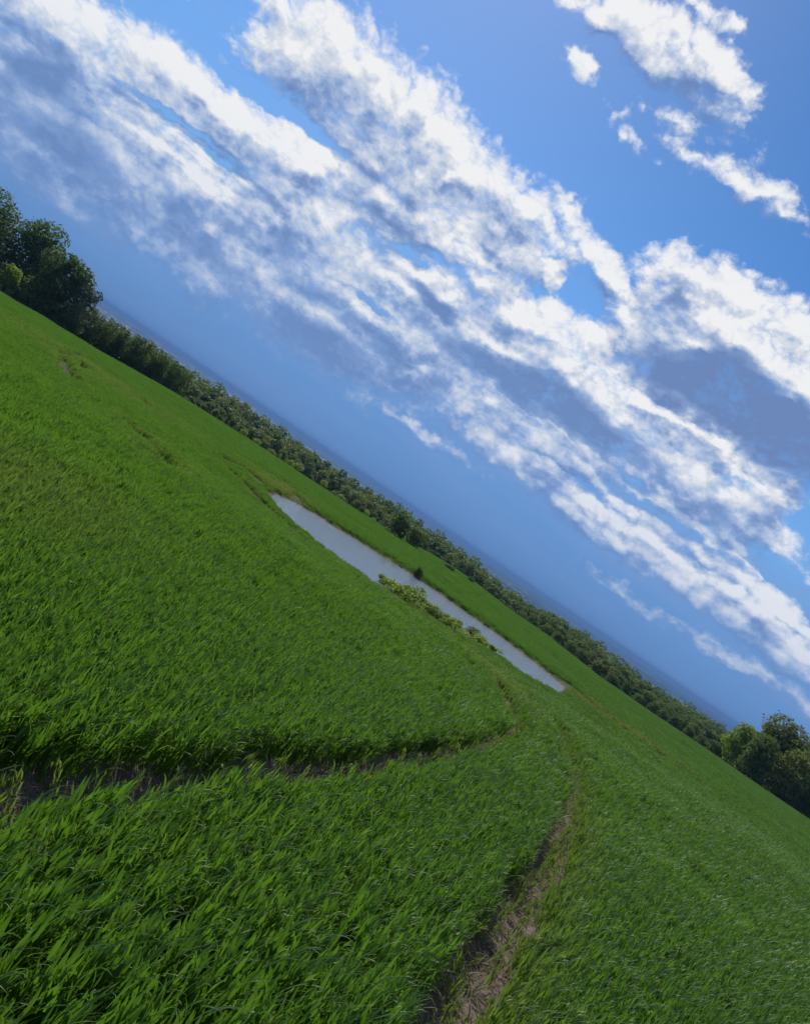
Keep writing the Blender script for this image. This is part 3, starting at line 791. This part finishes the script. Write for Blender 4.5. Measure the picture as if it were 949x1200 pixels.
def broad_lobes(r, H, Wd, base, k, squash=.8):
    """lobes filling a domed crown from base to H, Wd wide"""
    out = []
    for i in range(k):
        u = (i + .5) / k
        z = base + (H - base) * (.07 + .85 * u)
        w = Wd * .5 * math.sqrt(max(.08, 1 - ((u - .36) / .70) ** 2))
        a = i * 2.4 + r.uniform(-.5, .5); rr = w * r.uniform(.35, .78)
        s = Wd * r.uniform(.15, .25)
        out.append((math.cos(a) * rr, math.sin(a) * rr, z, s, s, s * r.uniform(.65, 1.0) * squash / .8))
    out.append((0, 0, base + (H - base) * .55, Wd * .30, Wd * .30, (H - base) * .34))
    return out
def column_lobes(r, H, Wd, base, k):
    return [(r.gauss(0, Wd * .10), r.gauss(0, Wd * .10), base + (H - base) * (i + .5) / k * .97,
             Wd * .5 * (1.05 - .72 * (i / k) ** 1.6), Wd * .5 * (1.05 - .72 * (i / k) ** 1.6), (H - base) / k * .9) for i in range(k)]

BARK, _N, _o = material('bark')
principled(_N, _o, _N.mix(_N.mapr(_N.noise(_N.new('ShaderNodeNewGeometry').outputs['Position'], 3.0, 5, .6), .3, .7), (.05, .04, .03), (.13, .11, .085)), .9, .1)
LEAF = {
    'dark': leafy('dark_foliage', (.046, .078, .022), (.078, .122, .030), (.13, .21, .035), .55, .2, nscale=.4, mixf=.42),
    'mid': leafy('foliage', (.062, .100, .024), (.105, .150, .034), (.17, .25, .035), .55, .2, nscale=.4, mixf=.42),
    'gold': leafy('olive_foliage', (.085, .118, .024), (.145, .175, .038), (.25, .29, .04), .55, .2, nscale=.4, mixf=.40),
    'lime': leafy('yellow_green_foliage', (.115, .19, .025), (.19, .265, .035), (.36, .48, .05), .5, .25, nscale=.5, mixf=.45),
    'grey': leafy('grey_green_foliage', (.07, .10, .055), (.12, .15, .09), (.12, .15, .06), .6, .2, nscale=.5, mixf=.3),
}
def make_tree(name, seed, H, Wd, base, leaf_mat, n, size, kind='broad', limbs=6, k=16, trunk_r=None):
    """a tree of real size standing at the origin: Empty > trunk (with limbs), crown"""
    r = random.Random(seed); root = empty(name, (0, 0, 0))
    lobes = broad_lobes(r, H, Wd, base, k) if kind == 'broad' else column_lobes(r, H, Wd, base, k)
    V, Fc = [], []; tr = trunk_r or H * .022
    top = base + (H - base) * .72
    bx, by = r.uniform(-.02, .02) * H, r.uniform(-.02, .02) * H
    tube(V, Fc, [(0, 0, -.6), (0, 0, .25), (bx * .4, by * .4, base), (bx, by, (base + top) / 2), (bx * 1.2, by, top)], [tr * 1.5, tr * 1.1, tr * .85, tr * .55, tr * .15])
    for i in range(limbs):
        l = lobes[i % len(lobes)]; z0 = base * r.uniform(.75, 1.1) + (H - base) * r.uniform(0, .3)
        z0 = min(z0, l[2] - .05 * H) if l[2] > .15 * H else z0
        tube(V, Fc, [(bx * .5, by * .5, z0), (l[0] * .5, l[1] * .5, (z0 + l[2]) / 2 + .02 * H), (l[0], l[1], l[2])], [tr * .45, tr * .28, tr * .08], 5)
    mesh_object('trunk', V, Fc, BARK, root)
    cv, cf = crown_mesh(r, lobes, n, size)
    mesh_object('crown', cv, cf, LEAF[leaf_mat], root, smooth_shade=False)
    return root
def copy_thing(root, loc, rz, sc, label, group=None, name=None, leaf_mat=None):
    c = root.copy(); COL.objects.link(c); c.location = loc; c.rotation_euler = (0, 0, rz)
    c.scale = (sc, sc, sc) if np.isscalar(sc) else sc
    for k in ('label', 'group'):
        if k in c: del c[k]
    for ch in list(root.children):
        d = ch.copy(); COL.objects.link(d); d.parent = c
    tag(c, label, None, group)
    return c
class Kind:
    """first use moves the built tree itself, later uses copy it"""
    def __init__(self, cat, build): self.cat, self.build, self.root = cat, build, None
    def put(self, x, y, h, label, group=None, wide=1.0, rz=None, sink=.0):
        z = float(ground_z(np.array([x]), np.array([y]))[0]) - sink
        rz = random.uniform(0, 6.28) if rz is None else rz
        if self.root is None:
            self.root = self.build(); self.h = self.root['h']; del self.root['h']
            s = h / self.h; o = self.root; o.location = (x, y, z); o.rotation_euler = (0, 0, rz); o.scale = (s * wide, s * wide, s)
            tag(o, label, self.cat, group); return o
        s = h / self.h
        return copy_thing(self.root, (x, y, z), rz, (s * wide, s * wide, s), label, group)
def kind(cat, name, seed, H, *a, **k):
    def b():
        o = make_tree(name, seed, H, *a, **k); o['h'] = H; return o
    return Kind(cat, b)
def top_at(y, d): return EYE - (d + 10) / 930 * y          # height of the sight line d below the axis, y metres out
def zg(x, y): return float(ground_z(np.array([x]), np.array([y]))[0])

def build_trees():
    # --- cluster at the field's edge on the left (a bearing tangent, distance and height each)
    def stand(K, t, y, H, label, wide=1.0, group=None, rz=None): return K.put(t * y, y, H, label, group, wide, rz)
    stand(kind('tree', 'broadleaf_tree', 21, 13, 13.5, .2, 'dark', 8000, .30, limbs=9, k=22), -.640, 136, 13.2, 'tall dark green broadleaf tree standing outermost at the top left edge of the field')
    stand(kind('tree', 'broadleaf_tree', 22, 14, 13.0, .2, 'dark', 8000, .30, limbs=9, k=22), -.570, 142, 14.6, 'tallest round-crowned tree of the dark upper left clump, behind the ivy-green bush')
    stand(kind('tree', 'broadleaf_tree', 23, 12, 10.5, .0, 'dark', 8500, .28, limbs=8, k=22), -.520, 134, 11.6, 'darkest, full-skirted broadleaf tree at the right of the upper left clump')
    stand(kind('tree', 'feathery_tree', 24, 9, 5.0, .8, 'grey', 1700, .24, limbs=8, k=14), -.481, 134, 8.6, 'thin feathery grey-green tree leaning out of the dark clump above the plantation')
    stand(kind('shrub', 'ivy_bush', 25, 5, 4.6, .1, 'lime', 2600, .22, limbs=4, k=14), -.578, 130, 5.0, 'yellow-green ivy clad bush in front of the dark trees at upper left')
    feb = kind('shrub', 'field_edge_bush', 26, 3, 4.4, .0, 'dark', 1500, .2, limbs=3, k=10)
    for t, h in ((-.553, 2.4), (-.531, 2.9), (-.512, 2.5), (-.497, 3.0), (-.482, 2.6), (-.60, 2.8), (-.622, 2.6)):
        stand(feb, t, 131.5, h, 'low dark bush filling in under the tall trees of the upper left clump', 1.25, 'undergrowth of the upper left clump')
    # --- young plantation running down from it
    r = random.Random(31)
    pl = [kind('tree', 'young_plantation_tree', 40 + i, 7, 2.7, .05, 'mid' if i else 'dark', 1200, .20, kind='column', limbs=3, k=9) for i in range(3)]
    for row, y0 in enumerate((140, 144, 149)):
        for i in range(17):
            t = -.482 + .163 * (i + .5 * (row % 2) + r.uniform(-.25, .25)) / 16.5
            y = y0 + r.uniform(-1.2, 1.2)
            top = top_at(y, np.interp(t, [-.48, -.43, -.38, -.33], [5, 3, -1, 2]) + r.uniform(-2, 4))
            h = top - zg(t * y, y)
            pl[r.randrange(3)].put(t * y, y, h, 'slim young tree in the close-planted strip below the dark upper left clump', 'young plantation along the field edge', r.uniform(.9, 1.25))
    # --- the long wood beyond the field
    fk = [kind('tree', 'woodland_tree', 60, 14, 8.5, .2, 'mid', 1700, .42, limbs=4, k=15),
          kind('tree', 'woodland_tree', 61, 14, 7.0, .2, 'dark', 1600, .42, limbs=4, k=14),
          kind('tree', 'woodland_tree', 62, 14, 9.5, .1, 'mid', 1800, .44, limbs=4, k=18),
          kind('tree', 'woodland_tree', 63, 14, 7.6, .2, 'gold', 1700, .42, limbs=4, k=15),
          kind('tree', 'woodland_tree', 64, 14, 6.0, .2, 'dark', 1500, .40, kind='column', limbs=4, k=10)]
    ta = np.array([-330, -291, -238, -180, -149, -88, -33, 11, 74, 125, 149, 181, 216, 241, 287, 339, 385, 425, 472, 640]) / 930
    td = [5.5, 1, -3, -1.4, -2, -1, -.5, -2, .7, 2, 8, 7.5, 2, .5, 2, 6, 6, 4, .5, 0]
    r = random.Random(77)
    rows = [(182, 21, 19), (215, 14, 16), (255, 8, 15), (305, 3, 15), (355, 0, 16)]
    for y0, off, step in rows:
        a = -325 + r.uniform(0, 8)
        while a < 600:
            t = a / 930; y = y0 + r.uniform(-14, 14)
            right = t > .165
            o2 = off * (1.0 if not right else .8)
            if 40 < a < 140 and y0 < 250: a += step; continue          # the open meadow with the lone bushes
            top = top_at(y, np.interp(t, ta, td) - 2.5 + o2 + abs(r.gauss(0, 2.8)))
            h = top - zg(t * y, y)
            if h > 1.8:
                x = t * y
                K = fk[r.choices(range(5), (3, 3, 2, 2, 1) if not right else (4, 2, 3, 1, 0))[0]]
                wide = (step * 1.95 / 930 * y) / (h * .58)
                K.put(x, y, h, 'woodland tree beyond the field, left of the meadow with lone bushes' if not right else
                      'woodland tree beyond the field, right of the meadow with lone bushes', 'woodland left of the meadow' if not right else 'woodland right of the meadow',
                      min(1.7, max(.7, wide)) * r.uniform(.9, 1.15))
            a += step * r.uniform(.75, 1.25)
    # --- bushes along the far hedge line
    sb = {'mid': kind('shrub', 'round_bush', 90, 2.6, 3.0, .05, 'mid', 1000, .16, limbs=3, k=10), 'dark': kind('shrub', 'round_bush', 91, 2.6, 3.0, .05, 'dark', 1000, .16, limbs=3, k=10),
          'grey': kind('shrub', 'round_bush', 92, 2.6, 3.2, .05, 'grey', 1000, .16, limbs=3, k=10), 'lime': kind('shrub', 'round_bush', 93, 2.6, 3.4, .05, 'lime', 900, .15, limbs=3, k=10)}
    def bush(a, y, dtop, w, m, label, group=None):
        t = a / 930; h = top_at(y, dtop) - zg(t * y, y)
        sb[m].put(t * y, y, h, label, group, w / 930 * y / (h * 1.15))
    bush(-168, 152, 12, 19, 'grey', 'largest round grey-green bush on the hedge line, above the left tip of the pool')
    bush(-122, 154, 17, 13, 'grey', 'upper of two pale round bushes on the hedge line above the middle of the pool')
    bush(-104, 155, 19, 12, 'grey', 'lower of two pale round bushes on the hedge line above the middle of the pool')
    bush(4, 121, 1, 29, 'dark', 'dark tree-sized bush, upper of the pair at the head of the meadow')
    bush(27, 119, 6, 27, 'mid', 'broad olive bush, lower of the pair at the head of the meadow')
    bush(80, 110, 22, 17, 'dark', 'lone dark bush on the meadow behind the pool, upper of the two')
    bush(100, 172, 8, 12, 'grey', 'pale grey-green bush behind the lone meadow bushes')
    bush(108, 124, 20, 11, 'dark', 'small pointed dark bush on the meadow behind the pool, lower of the two')
    for i in range(26):
        a = -260 + 290 * i / 26 + r.uniform(-5, 5)
        bush(a, 147 + r.uniform(0, 14), np.interp(a / 930, ta, td) + 24 + r.uniform(-2, 4), r.uniform(8, 14), r.choice(['mid', 'lime', 'lime', 'mid', 'dark']),
             'scrubby bush in the rough hedge line between the field and the wood', 'scrub on the hedge line')
    # --- big trees on the right
    R1 = kind('tree', 'spreading_tree', 110, 15, 14, .3, 'gold', 13000, .33, limbs=9, k=26); R2 = kind('tree', 'spreading_tree', 111, 15, 13.5, .3, 'mid', 12000, .33, limbs=9, k=26)
    stand(R1, .555, 150, 12.6, 'tall green tree whose rounded top rises above the horizon at lower right')
    stand(R2, .625, 152, 14.6, 'tallest green tree cut by the right edge of the picture', 1.1)
    stand(kind('shrub', 'hedge_tree', 112, 8, 6, .2, 'lime', 3200, .26, limbs=5, k=16), .511, 146, 8.4, 'yellow-green small tree leading the clump at lower right, nearest the far wood', .85)
    stand(kind('shrub', 'hedge_tree', 113, 8, 7, .1, 'mid', 3600, .26, limbs=5, k=16), .545, 139, 8.0, 'green bushy tree below the tall round-topped one at lower right')
    stand(kind('shrub', 'hedge_tree', 114, 8, 7.4, .1, 'gold', 3600, .26, limbs=5, k=16), .590, 138, 9.6, 'olive-brown bushy tree in the front of the clump at lower right')
    stand(kind('shrub', 'hedge_tree', 115, 8, 7, .1, 'mid', 3000, .26, limbs=5, k=14), .640, 135, 6.4, 'lowest green bush of the clump, by the right edge of the picture')
    stand(kind('shrub', 'hedge_tree', 116, 8, 8, .1, 'gold', 4200, .26, limbs=5, k=18), .578, 147, 10.6, 'broad yellow-green tree filling the middle of the clump at lower right', 1.1)
    # --- weeds standing in the pool's near margin, and by its far bank
    def weed(seed, mat):
        def b():
            q = random.Random(seed); root = empty('leafy_weed', (0, 0, 0)); root['h'] = .9
            V, Fc = [], []
            for s in range(7):
                x, y, h = q.gauss(0, .13), q.gauss(0, .13), q.uniform(.5, .85)
                tube(V, Fc, [(x, y, -.3), (x * 1.3, y * 1.3, h * .5), (x * 1.7, y * 1.7, h)], [.011, .008, .003], 4)
            mesh_object('stems', V, Fc, LEAF['mid'], root)
            cv, cf = crown_mesh(q, [(q.gauss(0, .17), q.gauss(0, .17), q.uniform(.15, .72), .17, .17, .20) for _ in range(11)], 900, .046, .3)
            mesh_object('leaves', cv, cf, LEAF[mat], root, smooth_shade=False)
            return root
        return Kind('weed', b)
    wk = [weed(1, 'lime'), weed(2, 'lime'), weed(3, 'lime'), weed(4, 'mid')]
    r = random.Random(9)
    for i, (x, y) in enumerate(WEEDS):
        if y > 35.2: y = 35.2 + (y - 35.2) * .4
        o = wk[r.choices(range(4), (5, 4, 2, 2))[0]].put(x, y, r.uniform(.42, .68) * (1.45 if i in (4, 6) else 1), 'leafy yellow-green weed in the strip growing along the near margin of the pool', 'weeds along the near margin of the pool', r.uniform(1.5, 2.1))
        o.location.z = WATER_Z - .1
    def reedk():
        q = random.Random(4); root = empty('dead_reed', (0, 0, 0)); root['h'] = .7
        V, Fc = [], []
        for s in range(14): leaf(V, Fc, (q.gauss(0, .2), q.gauss(0, .2), -.1), q.uniform(0, 6.28), q.uniform(.05, .5), q.uniform(.1, .8), q.uniform(.4, .8), .02, 4, q, 0, False)
        mesh_object('blades', V, Fc, LEAF['gold'], root)
        return root
    rk = Kind('reed', reedk)
    for i, (x, y) in enumerate(REEDS):
        o = rk.put(x, y, .55, 'sparse tuft of dead reed standing in open water near the far bank', 'reeds in the open water'); o.location.z = WATER_Z
    kind('shrub', 'bank_bush', 130, 1.1, 1.3, .02, 'dark', 700, .08, limbs=3, k=8).put(2.75, 48.4, .62, 'small dark bush alone on the far bank of the pool')
build_trees()
# ------------------------------------------------------------------ the hazy plain
def build_far():
    g = np.random.default_rng(3); V, Fc = [], []
    for i in range(900):
        y = g.uniform(2200, 16000); x = y * g.uniform(-.75, .75); ln = g.uniform(40, 380); wd = g.uniform(15, 60); h = g.uniform(8, 17)
        a = g.normal(0, .35); i0 = len(V); n = max(4, int(ln / 14))
        for k in range(n + 1):
            u = (k / n - .5) * ln; hh = h * g.uniform(.55, 1.1) * (1 if 0 < k < n else .4)
            for s, zz in ((-1, 0), (-.6, .75), (.1, 1), (.7, .7), (1, 0)):
                v = s * wd * g.uniform(.8, 1.1)
                V.append((x + u * math.cos(a) - v * math.sin(a), y + u * math.sin(a) + v * math.cos(a), -75.5 + zz * hh))
        for k in range(n):
            for j in range(4):
                p = i0 + k * 5 + j; Fc.append((p, p + 1, p + 6, p + 5))
    o = mesh_object('distant_woods', V, Fc, LEAF['dark'], None, False)
    tag(o, 'dim blue-green woods and hedgerows dotting the far plain', 'woods', kind='stuff')
    wall, N, out = material('pale_render'); principled(N, out, N.mix(N.noise(N.new('ShaderNodeNewGeometry').outputs['Position'], .2, 3), (.72, .70, .66), (.82, .80, .77)), .8, .2)
    roof, N, out = material('pale_sheet_roof'); principled(N, out, N.mix(N.noise(N.new('ShaderNodeNewGeometry').outputs['Position'], .3, 3), (.55, .55, .56), (.7, .7, .7)), .5, .4)
    spots = [(.388, 3300, 46, 10, 'long pale shed on the plain, just left of the clump of trees at lower right'),
             (.380, 3600, 24, 7, 'small pale house beside the long shed on the plain'),
             (.232, 3500, 30, 8, 'pale building on the plain above the middle of the right-hand wood'),
             (.158, 3000, 26, 8, 'lone pale building on the plain where the left-hand wood ends'),
             (-.052, 4200, 34, 10, 'pale building on the plain above the wood behind the pool'),
             (.300, 4300, 40, 8, 'faint pale shed far out on the plain over the right-hand wood')]
    for t, y, w, h, lab in spots:
        x = t * y; b = empty('farm_building', (x, y, -75), random.uniform(-.2, .2)); tag(b, lab, 'building')
        d = w * .4
        V = [(-w / 2, -d / 2, -1), (w / 2, -d / 2, -1), (w / 2, d / 2, -1), (-w / 2, d / 2, -1), (-w / 2, -d / 2, h), (w / 2, -d / 2, h), (w / 2, d / 2, h), (-w / 2, d / 2, h), (-w / 2, 0, h * 1.35), (w / 2, 0, h * 1.35)]
        mesh_object('wall', V, [(0, 1, 5, 4), (1, 2, 6, 9, 5), (2, 3, 7, 6), (3, 0, 4, 8, 7)], wall, b, False)
        e = .8
        RV = [(-w / 2 - e, -d / 2 - e, h - .1), (w / 2 + e, -d / 2 - e, h - .1), (w / 2 + e, 0, h * 1.35 + .4), (-w / 2 - e, 0, h * 1.35 + .4), (-w / 2 - e, d / 2 + e, h - .1), (w / 2 + e, d / 2 + e, h - .1)]
        mesh_object('roof', RV + [(a, b_, c + .35) for a, b_, c in RV], [(0, 1, 2, 3), (3, 2, 5, 4), (6, 9, 8, 7), (9, 10, 11, 8), (0, 6, 7, 1), (4, 5, 11, 10), (0, 3, 9, 6), (3, 4, 10, 9), (1, 7, 8, 2), (2, 8, 11, 5)], roof, b, False)
    # the air between here and the horizon
    bm = bmesh.new(); bmesh.ops.create_cube(bm, size=1)
    me = bpy.data.meshes.new('haze'); bm.to_mesh(me); bm.free()
    hz = bpy.data.objects.new('haze', me); COL.objects.link(hz)
    lo, hi = -77.0, 17.0
    hz.scale = (62000, 62000, hi - lo); hz.location = (0, 0, (lo + hi) / 2)
    m = bpy.data.materials.new('haze'); m.use_nodes = True; m.node_tree.nodes.clear(); N = Nodes(m.node_tree)
    out = N.new('ShaderNodeOutputMaterial'); v = N.new('ShaderNodeVolumePrincipled')
    v.inputs['Color'].default_value = (.19, .36, .68, 1); v.inputs['Density'].default_value = HAZE
    v.inputs['Anisotropy'].default_value = 0.0
    m.node_tree.links.new(v.outputs[0], out.inputs['Volume'])
    me.materials.append(m)
    tag(hz, 'pale blue haze filling the air over the plain', 'haze', kind='stuff')
HAZE = 1.7e-4
build_far()
